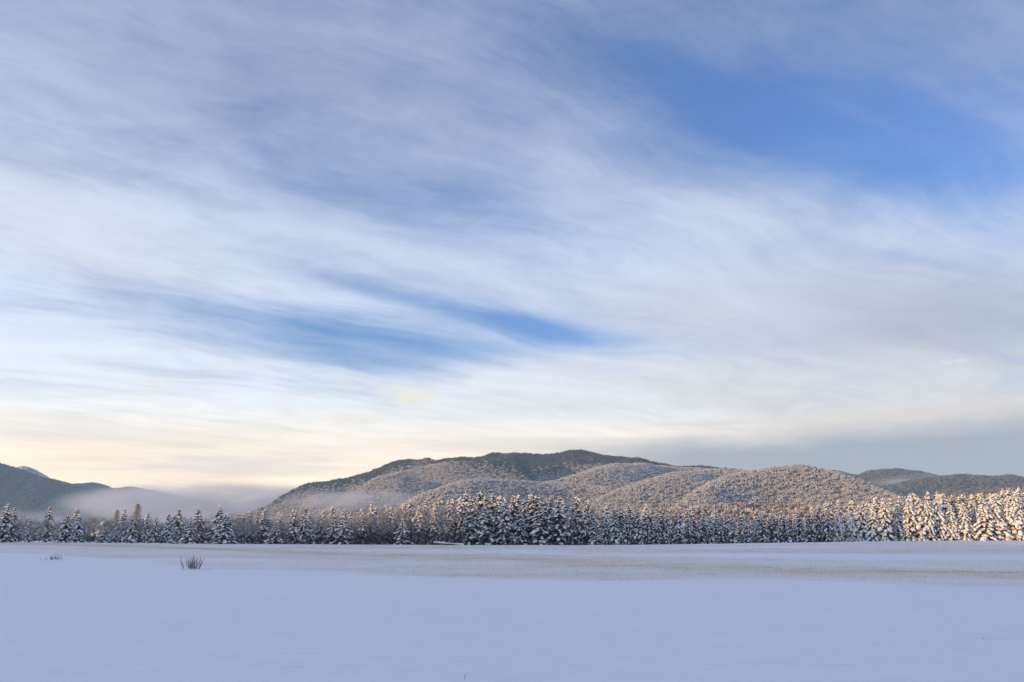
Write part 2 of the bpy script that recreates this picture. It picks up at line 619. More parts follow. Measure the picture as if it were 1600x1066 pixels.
# ------------------------------------------------------------------ hills
def hill(name, crest, width=1.5, res=26.0, rough=1.0, tree_h=0.0, mat='hill', sink=6.0, seed=0, power=1.35, lateral=2.4, keep_back=400):
    """crest: photo points (px, py, Y); a rounded ridge falls away from it on all sides, cut by gullies"""
    pts = [at(*c) for c in crest]
    smp = []
    for p, q in zip(pts[:-1], pts[1:]):
        n_ = max(2, int((q - p).length / 25))
        for i in range(n_):
            smp.append(p.lerp(q, i / n_))
    smp.append(pts[-1])
    P = np.array([(p.x, p.y, max(p.z - tree_h + sink, 1.0)) for p in smp])
    Hm = P[:, 2].max()
    pad = Hm * width * 1.9
    x0, x1 = P[:, 0].min() - pad, P[:, 0].max() + pad
    y0, y1 = P[:, 1].min() - pad, P[:, 1].max() + min(pad, keep_back + pad * 0.3)
    X = np.arange(x0, x1, res)
    Y = np.arange(y0, y1, res)
    X, Y = np.meshgrid(X, Y)
    wx = X + 40 * fbm2(X / 420, Y / 420, seed + 1, 3) * rough * Hm / 300
    wy = Y + 90 * fbm2(X / 420, Y / 420, seed + 2, 3) * rough * Hm / 300
    Z = np.full(X.shape, -1e9)
    Hl = np.ones(X.shape)
    for px_, py_, h_ in P:
        d = np.hypot((wx - px_) * lateral, wy - py_)
        W = h_ * width + 60
        t = d / W
        zn = h_ / (1 + t ** 2) ** power
        Hl = np.where(zn > Z, h_, Hl)
        Z = np.maximum(Z, zn)
    rid = 1 - np.abs(fbm2(X / 330 + Y / 900, Y / 330, seed + 5, 4)) * 2.6
    frac = np.clip(Z / Hm, 0, 1)
    rid2 = 1 - np.abs(fbm2(X / 150 + Y / 500, Y / 190, seed + 6, 3)) * 2.6
    Z = Z + rough * Hm * (0.17 * (rid - 0.75) + 0.055 * (rid2 - 0.75)) * (1 - np.clip(Z / Hl, 0, 1) ** 3) * frac ** 0.5
    Z = Z + rough * (Hm * 0.025 + 3) * fbm2(X / 80, Y / 80, seed + 9, 4) * frac
    Z = Z - sink - 10 * (1 - sstep(0.0, 0.12, frac))
    bd = np.minimum(np.minimum(X - X.min(), X.max() - X), np.minimum(Y - Y.min(), Y.max() - Y))
    wn = sstep(0, 0.35 * pad, bd)
    Z = Z * wn - (1 - wn) * 25
    n_y, n_x = X.shape
    ii = np.arange(n_x * n_y).reshape(n_y, n_x)
    q = np.stack([ii[:-1, :-1].ravel(), ii[:-1, 1:].ravel(), ii[1:, 1:].ravel(), ii[1:, :-1].ravel()], 1)
    me = mesh_np(name, np.stack([X.ravel(), Y.ravel(), Z.ravel()], 1), q, MAT[mat], True)
    o = link('hill', me, kind='structure')
    # where trees can be seen from the valley: slopes that do not face away
    gy_, gx_ = np.gradient(Z, res)
    r = np.hypot(X, Y)
    facing = (-(gx_ * -X / r) - (gy_ * -Y / r))      # slope towards the valley
    vis = sstep(-0.22, -0.02, facing) * (Z > -2)
    return o, vis, (X, Y, Z, frac)


# low-polygon trees for the far woods (kept out of the scene; only their instances are drawn)
def blob_template(sub=1):
    bm = bmesh.new()
    bmesh.ops.create_icosphere(bm, subdivisions=sub, radius=1.0)
    v = np.array([v.co[:] for v in bm.verts])
    f = np.array([[w.index for w in fa.verts] for fa in bm.faces])
    bm.free()
    return v, f


ICO1 = blob_template(1)
ICO2 = blob_template(2)


def far_hardwood(seed, mat):
    rg = np.random.default_rng(seed)
    V, F, n = [], [], 0
    for k in range(9):
        v, f = ICO1
        c = rg.normal(0, 1, 3) * (1.55, 1.55, 1.4) + (0, 0, 5.6)
        s = rg.uniform(0.9, 1.7, 3) * (1, 1, 0.95)
        v = v * s * (1 + rg.uniform(-0.35, 0.35, (len(v), 1))) + c
        V.append(v)
        F.append(f + n)
        n += len(v)
    a = np.linspace(0, 2 * math.pi, 5)[:-1]
    tr = np.concatenate([np.stack([np.cos(a) * .22, np.sin(a) * .22, a * 0 - 1.5], 1), np.stack([np.cos(a) * .12, np.sin(a) * .12, a * 0 + 5.5], 1)])
    V.append(tr)
    F.append(np.array([[i, (i + 1) % 4, 4 + i] for i in range(4)] + [[(i + 1) % 4, 4 + (i + 1) % 4, 4 + i] for i in range(4)]) + n)
    return mesh_np('far_hardwood', np.concatenate(V), np.concatenate(F), mat)


def far_conifer(seed, mat):
    rg = np.random.default_rng(seed)
    V, F, n = [], [], 0
    H = 10.0
    for k in range(6):
        z0 = 0.6 + k * 1.5
        r = 2.3 * (1 - k / 6.6) * rg.uniform(0.85, 1.15)
        m_ = 9
        a = np.linspace(0, 2 * math.pi, m_ + 1)[:-1] + rg.uniform(0, 1)
        rr = r * rg.uniform(0.55, 1.2, m_)
        ring = np.stack([np.cos(a) * rr, np.sin(a) * rr, z0 + rg.uniform(-0.4, 0.3, m_)], 1)
        V.append(np.concatenate([ring, [[0, 0, z0 + 2.4]]]))
        F.append(np.array([[i, (i + 1) % m_, m_] for i in range(m_)]) + n)
        n += m_ + 1
    return mesh_np('far_conifer', np.concatenate(V), np.concatenate(F), mat)


def far_clump(seed, mat, conifers=0, spread=8.0):
    """a patch of leafless canopy, crowns of uneven height grown into each other"""
    rg = np.random.default_rng(seed)
    V, F, n = [], [], 0
    for k in range(10):
        a = rg.uniform(0, 6.28)
        r = spread * math.sqrt(rg.uniform(0, 1))
        cx, cy = math.cos(a) * r, math.sin(a) * r
        h_ = rg.uniform(3.2, 7.5)
        for j in range(4):
            v, f = ICO1
            c = np.array([cx, cy, h_ - 1.2]) + rg.normal(0, 1, 3) * (1.1, 1.1, 1.0)
            sz = rg.uniform(0.8, 1.9, 3) * (1.0, 1.0, 1.15)
            w = v * sz * (1 + rg.uniform(-0.4, 0.4, (len(v), 1))) + c
            V.append(w)
            F.append(f + n)
            n += len(w)
    for k in range(conifers):
        a = rg.uniform(0, 6.28)
        r = spread * rg.uniform(0, 1)
        cx, cy, H = math.cos(a) * r, math.sin(a) * r, rg.uniform(6, 10)
        for q in range(4):
            z0 = H * (0.15 + 0.2 * q)
            rr = 1.6 * (1 - q / 4.6)
            aa = np.linspace(0, 6.283, 8)[:-1] + rg.uniform(0, 1)
            ring = np.stack([cx + np.cos(aa) * rr * rg.uniform(0.6, 1.2, 7), cy + np.sin(aa) * rr * rg.uniform(0.6, 1.2, 7), z0 + rg.uniform(-.3, .3, 7)], 1)
            V.append(np.concatenate([ring, [[cx, cy, z0 + H * 0.28]]]))
            F.append(np.array([[i, (i + 1) % 7, 7] for i in range(7)]) + n)
            n += 8
    return mesh_np('far_clump', np.concatenate(V), np.concatenate(F), mat)


def dark_clump(seed, mat, spread=7.0):
    rg = np.random.default_rng(seed)
    V, F, n = [], [], 0
    for k in range(11):
        a = rg.uniform(0, 6.28)
        r = spread * math.sqrt(rg.uniform(0, 1))
        cx, cy, H = math.cos(a) * r, math.sin(a) * r, rg.uniform(5, 11)
        for q in range(4):
            z0 = H * (0.10 + 0.21 * q)
            rr = 2.0 * (1 - q / 4.6)
            aa = np.linspace(0, 6.283, 8)[:-1] + rg.uniform(0, 1)
            ring = np.stack([cx + np.cos(aa) * rr * rg.uniform(0.6, 1.2, 7), cy + np.sin(aa) * rr * rg.uniform(0.6, 1.2, 7), z0 + rg.uniform(-.3, .3, 7)], 1)
            V.append(np.concatenate([ring, [[cx, cy, z0 + H * 0.28]]]))
            F.append(np.array([[i, (i + 1) % 7, 7] for i in range(7)]) + n)
            n += 8
    return mesh_np('dark_clump', np.concatenate(V), np.concatenate(F), mat)


def kit(name, meshes):
    c = bpy.data.collections.new(name)
    for i, me in enumerate(meshes):
        o = bpy.data.objects.new(me.name, me)
        c.objects.link(o)
    return c


KIT_HARD = kit('kit_hard', [far_clump(i, MAT['far_hard']) for i in range(5)] + [far_hardwood(5, MAT['far_hard']), far_conifer(1, MAT['far_dark'])])
KIT_BROWN = kit('kit_brown', [far_clump(10 + i, MAT['far_brown']) for i in range(3)] + [far_clump(14, MAT['far_hard'])] + [far_hardwood(15, MAT['far_brown']), far_conifer(12, MAT['far_dark'])])
KIT_DARK = kit('kit_dark', [dark_clump(20 + i, MAT['far_dark']) for i in range(4)])  # spruce clumps that also carry the dark tone of cloud shade
KIT_BLEND = kit('kit_blend', [dark_clump(26 + i, MAT['far_mid']) for i in range(2)] + [dark_clump(29, MAT['far_dark']), far_clump(28, MAT['far_mid'])])
KIT_MIX = kit('kit_mix', [far_hardwood(30, MAT['far_hard']), far_hardwood(31, MAT['far_hard']), far_hardwood(34, MAT['far_brown']), far_conifer(32, MAT['far_dark']), far_conifer(33, MAT['far_dark'])])


def forest(host, vis, coll, density, smin, smax, label, seed=0, name='far_forest'):
    """a far wood: trees scattered over a hill's own surface"""
    me = host.data.copy()
    me.name = name
    a = me.attributes.new('density', 'FLOAT', 'POINT')
    a.data.foreach_set('value', np.clip(vis, 0, 1).astype(np.float32).ravel())
    o = link(name, me, kind='stuff', label=label, category='forest')
    ng = bpy.data.node_groups.new('scatter', 'GeometryNodeTree')
    ng.interface.new_socket('Geometry', in_out='INPUT', socket_type='NodeSocketGeometry')
    ng.interface.new_socket('Geometry', in_out='OUTPUT', socket_type='NodeSocketGeometry')
    N, L = ng.nodes, ng.links
    gi, go = N.new('NodeGroupInput'), N.new('NodeGroupOutput')
    na = N.new('GeometryNodeInputNamedAttribute')
    na.data_type = 'FLOAT'
    na.inputs[0].default_value = 'density'
    mu = N.new('ShaderNodeMath')
    mu.operation = 'MULTIPLY'
    L.new(na.outputs[0], mu.inputs[0])
    mu.inputs[1].default_value = density
    dp = N.new('GeometryNodeDistributePointsOnFaces')
    L.new(gi.outputs[0], dp.inputs['Mesh'])
    L.new(mu.outputs[0], dp.inputs['Density'])
    dp.inputs['Seed'].default_value = seed
    ci = N.new('GeometryNodeCollectionInfo')
    ci.inputs[0].default_value = coll
    ci.inputs[1].default_value = True
    ci.inputs[2].default_value = True
    ip = N.new('GeometryNodeInstanceOnPoints')
    L.new(dp.outputs[0], ip.inputs['Points'])
    L.new(ci.outputs[0], ip.inputs['Instance'])
    ip.inputs['Pick Instance'].default_value = True
    rr = N.new('FunctionNodeRandomValue')
    rr.data_type = 'FLOAT_VECTOR'
    rr.inputs[0].default_value = (-0.06, -0.06, 0)
    rr.inputs[1].default_value = (0.06, 0.06, 6.28)
    L.new(rr.outputs[0], ip.inputs['Rotation'])
    rs = N.new('FunctionNodeRandomValue')
    rs.data_type = 'FLOAT'
    rs.inputs[2].default_value = smin
    rs.inputs[3].default_value = smax
    rs.inputs['Seed'].default_value = seed + 3
    L.new(rs.outputs[1], ip.inputs['Scale'])
    L.new(ip.outputs[0], go.inputs[0])
    mod = o.modifiers.new('scatter', 'NODES')
    mod.node_group = ng
    return o


# main hill
h, vis, (X, Y, Z, fr) = hill('hill', [(300, 835, 3300), (370, 806, 3350), (420, 786, 3400), (445, 771, 3450), (470, 757, 3500), (490, 749, 3550), (520, 744, 3550), (548, 743, 3600), (580, 733, 3600), (610, 722, 3650), (650, 714, 3700), (672, 714, 3700), (690, 718, 3650), (725, 715, 3600), (745, 716, 3600), (770, 709, 3600), (800, 707, 3600), (820, 709, 3600), (850, 708, 3600), (880, 704, 3600), (900, 705, 3600), (920, 710, 3550), (950, 715, 3500), (975, 716, 3450), (1000, 721, 3400), (1050, 726, 3300), (1090, 725, 3200), (1150, 730, 3100), (1250, 742, 3000)], width=1.05, res=24, tree_h=8, seed=11, rough=1.5)
crest_near = np.clip(Z, 1, None) / np.maximum(np.maximum.accumulate(np.clip(Z, 1, None)[::-1], 0)[::-1].max(0), 1)
up = sstep(0.68, 0.90, crest_near + 0.34 * fbm2(X / 420, Y / 420, 77, 4)) * sstep(0.25, 0.5, fr)  # upper spruce belt, where cloud shade is painted into the ground
da = h.data.attributes.new('dark', 'FLOAT', 'POINT')
da.data.foreach_set('value', up.astype(np.float32).ravel())
forest(h, vis * up, KIT_DARK, 0.0240, 0.42, 0.80, 'spruce wood with painted cloud shade on the upper slopes of the long main hill', 1)
forest(h, vis * (1 - up), KIT_HARD, 0.0280, 0.42, 0.80, 'grey frosted hardwood on the lower slopes of the main hill', 2)
h, vis, (X, Y, Z, fr) = hill('hill', [(620, 737, 3150), (660, 729, 3200), (700, 721, 3200), (745, 720, 3250), (790, 712, 3300)], width=1.0, res=24, tree_h=8, seed=15, lateral=1.5)
up = sstep(0.62, 0.95, fr + 0.35 * fbm2(X / 300, Y / 300, 79, 4)) * 0.92 + 0.06
da = h.data.attributes.new('dark', 'FLOAT', 'POINT')
da.data.foreach_set('value', up.astype(np.float32).ravel())
forest(h, vis * (1 - up), KIT_HARD, 0.0260, 0.45, 0.82, 'frosted wood under the dark shoulder of the main hill', 3)
forest(h, vis * up, KIT_DARK, 0.0240, 0.42, 0.80, 'dark wooded shoulder just below the main hill crest', 4)
# rounded spur with mist at its foot
h, vis, (X, Y, Z, fr) = hill('hill', [(470, 806, 2600), (530, 786, 2650), (575, 762, 2700), (602, 743, 2750), (622, 739, 2750), (650, 748, 2750), (690, 757, 2800), (740, 752, 2900)], width=1.2, res=22, tree_h=6, seed=21, lateral=1.6)
forest(h, vis, KIT_HARD, 0.0260, 0.45, 0.82, 'frosted wood on the small rounded spur left of centre', 5)
# nearer hill in the middle
h, vis, (X, Y, Z, fr) = hill('hill', [(640, 800, 1950), (665, 778, 2000), (690, 761, 2050), (720, 750, 2100), (750, 746, 2150), (790, 748, 2200), (830, 751, 2250), (870, 753, 2300), (910, 758, 2300), (960, 764, 2250), (1020, 770, 2200)], width=1.3, res=20, tree_h=6, seed=31, lateral=1.5)
forest(h, vis, KIT_HARD, 0.0260, 0.45, 0.82, 'pale frosted wood on the low rounded hill below the summit', 6)
# right-hand spurs
h, vis, (X, Y, Z, fr) = hill('hill', [(850, 755, 2500), (880, 748, 2550), (915, 739, 2600), (965, 725, 2750), (1000, 725, 2900), (1050, 729, 3100), (1100, 732, 3100)], width=1.3, res=22, tree_h=6, seed=35, lateral=1.4)
forest(h, vis, KIT_HARD, 0.0260, 0.45, 0.82, 'frosted wood on the pointed spur right of the summit', 7)
h, vis, (X, Y, Z, fr) = hill('hill', [(950, 772, 2150), (985, 757, 2200), (1025, 745, 2250), (1060, 737, 2300), (1100, 733, 2400), (1140, 732, 2450), (1190, 734, 2400)], width=1.2, res=20, tree_h=6, seed=39, lateral=1.4)
forest(h, vis, KIT_HARD, 0.0260, 0.45, 0.82, 'sunlit frosted wood on the slanting spur beside the right hill', 8)
h, vis, (X, Y, Z, fr) = hill('hill', [(1090, 765, 1700), (1120, 748, 1800), (1150, 738, 1850), (1200, 730, 1900), (1240, 726, 1900), (1262, 731, 1900), (1300, 741, 1850), (1340, 756, 1800), (1390, 773, 1700), (1425, 790, 1600)], width=1.1, res=18, tree_h=6, seed=45, lateral=1.7)
forest(h, vis, KIT_HARD, 0.0260, 0.45, 0.82, 'sunlit frosted hardwood covering the nearest right hill', 9)
# brown foothill woods behind the pines
h, vis, (X, Y, Z, fr) = hill('hill', [(880, 806, 1250), (1000, 795, 1200), (1100, 787, 1150), (1200, 783, 1100), (1300, 784, 1000), (1400, 786, 950), (1480, 772, 800), (1540, 764, 750), (1600, 756, 720), (1700, 750, 700), (1800, 748, 680)], width=1.6, res=16, tree_h=8, seed=51, sink=1.0)
forest(h, vis, KIT_BROWN, 0.0170, 0.60, 1.00, 'brown leafless wood on the foothill behind the right pines', 10)
# far right ridges
h, vis, (X, Y, Z, fr) = hill('hill', [(1200, 745, 5200), (1285, 734, 5200), (1297, 731, 5200), (1312, 734, 5200), (1340, 740, 5200), (1358, 735, 5200), (1376, 732, 5200), (1405, 731, 5200), (1432, 733, 5200), (1465, 739, 5200), (1520, 760, 5200)], width=1.0, res=36, tree_h=8, seed=55, mat='cloud_shade_hill')
forest(h, vis, KIT_BLEND, 0.012, 0.6, 1.0, 'hazy blue wood on the far right ridge with two bumps', 11)
h, vis, (X, Y, Z, fr) = hill('hill', [(1350, 775, 3900), (1390, 760, 3950), (1425, 750, 4000), (1460, 743, 4000), (1500, 740, 4000), (1540, 742, 4000), (1562, 741, 4050), (1575, 739, 4100), (1600, 745, 4100), (1660, 748, 4100), (1750, 742, 4200)], width=0.9, res=30, tree_h=8, seed=59, mat='cloud_shade_hill')
forest(h, vis, KIT_BLEND, 0.013, 0.6, 1.0, 'blue grey wood on the long low ridge at far right', 12)
# far left mountains
h, vis, (X, Y, Z, fr) = hill('hill', [(-220, 700, 5200), (-90, 711, 5200), (0, 722, 5200), (30, 731, 5200), (58, 743, 5200), (100, 753, 5150), (130, 762, 5100), (160, 772, 5000), (190, 800, 4900)], width=1.25, res=36, tree_h=8, seed=63, mat='cloud_shade_hill')
forest(h, vis, KIT_DARK, 0.0060, 0.8, 1.2, 'spruce wood with painted cloud shade on the left mountain', 13)
h, vis, (X, Y, Z, fr) = hill('hill', [(20, 740, 6700), (28, 733, 6700), (40, 729, 6700), (54, 733, 6700), (72, 743, 6700), (88, 757, 6700)], width=0.9, res=40, mat='alpine', seed=67)
h, vis, (X, Y, Z, fr) = hill('hill', [(100, 764, 7200), (122, 755, 7200), (148, 754, 7200), (165, 759, 7200), (178, 764, 7200), (192, 763, 7200), (208, 760, 7200), (222, 764, 7200), (236, 768, 7200), (268, 771, 7200), (330, 785, 7200)], width=1.1, res=44, seed=71, tree_h=8, mat='cloud_shade_hill')
forest(h, vis, KIT_DARK, 0.0060, 0.8, 1.2, 'dark wood on the two distant humps above the fog', 14)

# level woods between the tree line and the hills
X, Y = np.meshgrid(np.arange(-900, 900, 24.0), np.arange(285, 1500, 24.0))
Z = ground_z(X, Y) - 0.3
ii = np.arange(X.size).reshape(X.shape)
q = np.stack([ii[:-1, :-1].ravel(), ii[:-1, 1:].ravel(), ii[1:, 1:].ravel(), ii[1:, :-1].ravel()], 1)
me = mesh_np('level_wood', np.stack([X.ravel(), Y.ravel(), Z.ravel()], 1), q)
tmp = bpy.data.objects.new('tmp', me)
vis = sstep(0.30, -0.02, X / Y - 0.1) * sstep(-0.85, -0.7, X / Y) * (0.55 + 0.9 * fbm2(X / 120, Y / 120, 91, 3))
forest(tmp, vis, KIT_MIX, 0.022, 0.45, 0.80, 'level mixed wood far behind the left tree line', 20)
bpy.data.objects.remove(tmp)

# ------------------------------------------------------------------ the hill behind the camera that shades the field
TREE_Y = 268.0
# height of the shadow's edge on the tree line (photo px, photo py): above it the sun reaches the trees
SHADE = [(-500, 800), (0, 808), (150, 811), (300, 814), (420, 819), (560, 824), (660, 830), (715, 830), (735, 802), (800, 793), (900, 795), (980, 801), (1040, 803), (1150, 806), (1240, 806), (1290, 801), (1340, 806), (1400, 818), (1440, 843)]
SHADE = [(at(px, py, TREE_Y).x, at(px, py, TREE_Y).z) for px, py in SHADE]
x_end = SHADE[-1][0]
SHADE += [(x_end + d, 1.2 - 0.17 * d) for d in (25, 60, 120, 200, 300, 420, 520, 620)]
sx, sy = SUN_DIR.x, SUN_DIR.y
hor = math.hypot(sx, sy)
tan_el = SUN_DIR.z / hor
D0 = 900.0
top = []
for i in range(len(SHADE) - 1):
    for k in range(12):
        t = k / 12
        tx = SHADE[i][0] * (1 - t) + SHADE[i + 1][0] * t
        tz = SHADE[i][1] * (1 - t) + SHADE[i + 1][1] * t
        top.append((tx + sx / hor * D0, TREE_Y + sy / hor * D0, tz + tan_el * D0))
top = np.array(top)
top[:, 2] = np.maximum(top[:, 2], 1.0)
away = np.array([sx, sy]) / hor
rows = [(-150, 0.0, -3), (-90, 0.45, 0), (-40, 0.82, 0), (-12, 0.97, 0), (0, 1.0, 0), (14, 0.97, 0), (60, 0.8, 0), (140, 0.4, 0), (240, 0.0, -3)]
V = []
for off, k, dz in rows:
    for x_, y_, z_ in top:
        V.append((x_ + away[0] * off, y_ + away[1] * off, z_ * k + dz))
nt = len(top)
q = [[r * nt + i, r * nt + i + 1, (r + 1) * nt + i + 1, (r + 1) * nt + i] for r in range(len(rows) - 1) for i in range(nt - 1)]
me = mesh_np('hill', np.array(V), np.array(q), MAT['hill'], True)
link('hill', me, kind='structure')


# ------------------------------------------------------------------ snow-laden trees
class Acc:
    def __init__(self):
        self.v, self.f, self.n = [], [], 0

    def add(self, v, f):
        self.v.append(np.asarray(v, float))
        self.f.append(np.asarray(f, int) + self.n)
        self.n += len(v)

    def mesh(self, name, mat, sm=False):
        return mesh_np(name, np.concatenate(self.v), np.concatenate(self.f), mat, sm)


def tube(acc, pts, radii, m_=5):
    pts = [Vector(p) for p in pts]
    rings = []
    for i, p in enumerate(pts):
        t = (pts[min(i + 1, len(pts) - 1)] - pts[max(i - 1, 0)]).normalized()
        a = t.orthogonal().normalized()
        b_ = t.cross(a)
        for k in range(m_):
            w = 2 * math.pi * k / m_
            rings.append(p + (a * math.cos(w) + b_ * math.sin(w)) * radii[i])
    f = []
    for i in range(len(pts) - 1):
        for k in range(m_):
            a0, a1 = i * m_ + k, i * m_ + (k + 1) % m_
            f.append((a0, a1, a1 + m_))
            f.append((a0, a1 + m_, a0 + m_))
    acc.add([r[:] for r in rings], f)


def lump(acc, rg, c, ax, L, W, T, tmpl=None):
    """a pillow of snow lying along ax"""
    v, f = tmpl or ICO1
    ax = np.asarray(ax, float)
    ax = ax / np.linalg.norm(ax)
    side = np.cross(ax, (0, 0, 1.0))
    side = side / (np.linalg.norm(side) + 1e-6)
    upv = np.cross(side, ax)
    ph = rg.uniform(0, 6.28, 3)
    w = 1 + 0.22 * np.sin(v[:, 0] * 4 + ph[0]) * np.sin(v[:, 1] * 4 + ph[1]) + 0.13 * np.sin(v[:, 2] * 6 + ph[2]) + rg.uniform(-0.10, 0.10, len(v))
    u = v * w[:, None]
    zz = np.where(u[:, 2] < 0, u[:, 2] * 0.55, u[:, 2])
    P = np.outer(u[:, 0] * L, ax) + np.outer(u[:, 1] * W, side) + np.outer(zz * T, upv) + np.asarray(c)
    acc.add(P, f)


def conifer(seed, H=14.0, Rb=3.2, gap=0.8, droop=0.5, snow=0.9, clump=1.0, shape=0.85, first=0.07, lean=0.0, pillow=(0.42, 0.68, 0.93), loose=0.3):
    """trunk, needle crown and snow of one snow-laden conifer"""
    rg = np.random.default_rng(seed)
    tr, cr, sn = Acc(), Acc(), Acc()
    bend = rg.uniform(-0.02, 0.02, 2) * H

    def axis_at(z):
        t = z / H
        return np.array([bend[0] * t * t + lean * H * t, bend[1] * t * t, z])
    zs = np.linspace(-0.6, H * 0.985, 9)
    tube(tr, [axis_at(z) for z in zs], [0.014 * H * (1 - max(z, 0) / H) ** 0.9 + 0.02 for z in zs], 7)
    z = first * H
    ang = rg.uniform(0, 6.28)
    lob = rg.uniform(0, 6.28, 3)
    while z < H * 0.975:
        t = z / H
        Rl = Rb * (1 - t) ** shape * rg.uniform(0.82, 1.12) + 0.12
        nb = int(rg.integers(5, 8)) if t < 0.8 else 4
        for k in range(nb):
            ang += 2 * math.pi / nb + rg.uniform(-0.25, 0.25)
            L = Rl * rg.uniform(0.66, 1.20) * (1 + 0.16 * math.sin(2 * ang + lob[0] + z * 0.5) + 0.12 * math.sin(3 * ang + lob[1] - z * 0.9))
            dr = droop * rg.uniform(0.75, 1.3) * (1.0 - 0.45 * t)
            o = axis_at(z + rg.uniform(-loose, loose) * gap)
            dx, dy = math.cos(ang), math.sin(ang)

            def P(s):
                return o + np.array([dx * L * s, dy * L * s, L * (0.22 * s - dr * s ** 1.9)])
            tube(tr, [P(0), P(0.5), P(1.0)], [0.02 + 0.012 * L, 0.015 + 0.006 * L, 0.008], 3)
            # needle sprays
            ns = max(4, int(5 + L * 3.0))
            for j in range(ns):
                s = 0.15 + 0.85 * (j + rg.uniform(0, 1)) / ns
                p = P(s)
                w = (0.22 + 0.17 * L * (1 - 0.55 * s)) * rg.uniform(0.7, 1.2)
                for sd in (-1, 1):
                    out = np.array([-dy * sd * 0.85 + dx * 0.55, dx * sd * 0.85 + dy * 0.55, rg.uniform(-0.75, -0.05)])
                    tip = p + out * w
                    lat = np.array([dx, dy, -dr * 0.8]) * w * rg.uniform(0.35, 0.6)
                    e = rg.normal(0, 0.05, 3)
                    cr.add([p - lat * 0.5, p + lat * 0.5, tip + lat * 0.45 + e, tip - lat * 0.35 - e], [(0, 1, 2), (0, 2, 3)])
                # hanging tassel
                if rg.uniform() < 0.55:
                    h_ = w * rg.uniform(0.6, 1.2)
                    cr.add([p + (dx * .1, dy * .1, 0.02), p - np.array([dx, dy, 0]) * w * .4, p + np.array([rg.normal(0, .1), rg.normal(0, .1), -h_])], [(0, 1, 2)])
            # snow pillows
            for s in pillow:
                if rg.uniform() > snow * (0.75 + 0.35 * t):
                    continue
                s = s * rg.uniform(0.88, 1.08)
                tg = P(min(s + 0.05, 1.1)) - P(s - 0.05)
                Ls = clump * (0.17 + 0.135 * L) * rg.uniform(0.6, 1.25)
                Ws = clump * (0.13 + 0.105 * L) * rg.uniform(0.6, 1.35)
                lump(sn, rg, P(s) + (0, 0, 0.06 + Ws * 0.15), tg, Ls, Ws, Ws * rg.uniform(0.55, 0.85))
        z += gap * (1 - 0.45 * t) * rg.uniform(0.85, 1.15)
    tp = axis_at(H * 0.985)
    lump(sn, rg, tp + (0, 0, -0.1), (0.05, 0.02, 1), 0.42 * clump, 0.15, 0.15)
    lump(sn, rg, tp + (0.12, 0.05, -0.55), (0.5, 0.2, -0.6), 0.28 * clump, 0.16, 0.13)
    return [('trunk', tr.mesh('trunk', MAT['bark'])), ('crown', cr.mesh('crown', MAT['needles'])), ('snow', sn.mesh('snow', MAT['snow'], True))]


def bare_tree(seed, H=9.0, spread=0.42, mat='twigs', upright=0.75, twigs=3, wid=1.0):
    rg = np.random.default_rng(seed)
    tr, cr = Acc(), Acc()

    def ribbon(p, q, w):
        d = q - p
        s = Vector(rg.normal(0, 1, 3)).cross(d)
        s = s.normalized() * w
        cr.add([(p - s)[:], (p + s)[:], q[:]], [(0, 1, 2)])

    def grow(p, d, L, r, lev):
        pts, rad = [p], [r]
        seg = 3
        for i in range(seg):
            d = (d + Vector(rg.normal(0, 0.16, 3)) + Vector((0, 0, 0.07))).normalized()
            p = p + d * (L / seg)
            pts.append(p)
            rad.append(r * (1 - 0.28 * (i + 1) / seg * 1.6))
        if lev == 0:
            tube(tr, pts, rad, 6)
        elif lev < 3:
            tube(cr, pts, rad, 3)
        else:
            for a, b2 in zip(pts[:-1], pts[1:]):
                ribbon(a, b2 + (b2 - a) * 0.2, max(0.014, r) * wid)
            for k in range(twigs + 2):
                b0 = pts[rg.integers(0, 4)]
                dd = (d + Vector(rg.normal(0, 0.75, 3)) + Vector((0, 0, 0.15))).normalized()
                ribbon(b0, b0 + dd * L * rg.uniform(0.35, 0.8), 0.013 * wid)
            return
        nb = (7, 5, 4)[lev]
        for k in range(nb):
            tt = rg.uniform(0.30 if lev == 0 else 0.2, 1.0)
            f = tt * seg
            i = min(int(f), seg - 1)
            b0 = pts[i].lerp(pts[i + 1], f - i)
            w = 2 * math.pi * (k + rg.uniform(0, 0.8)) / nb
            side = d.orthogonal().normalized()
            side.rotate(Matrix.Rotation(w, 3, d))
            dd = (d * upright + side * spread * 1.7).normalized()
            grow(b0, dd, L * rg.uniform(0.48, 0.66), r * 0.42, lev + 1)
    grow(Vector((0, 0, -0.3)), Vector((rg.normal(0, .04), rg.normal(0, .04), 1)), H * 0.62, 0.011 * H + 0.02, 0)
    return [('trunk', tr.mesh('trunk', MAT['bark'])), ('crown', cr.mesh('crown', MAT[mat]))]


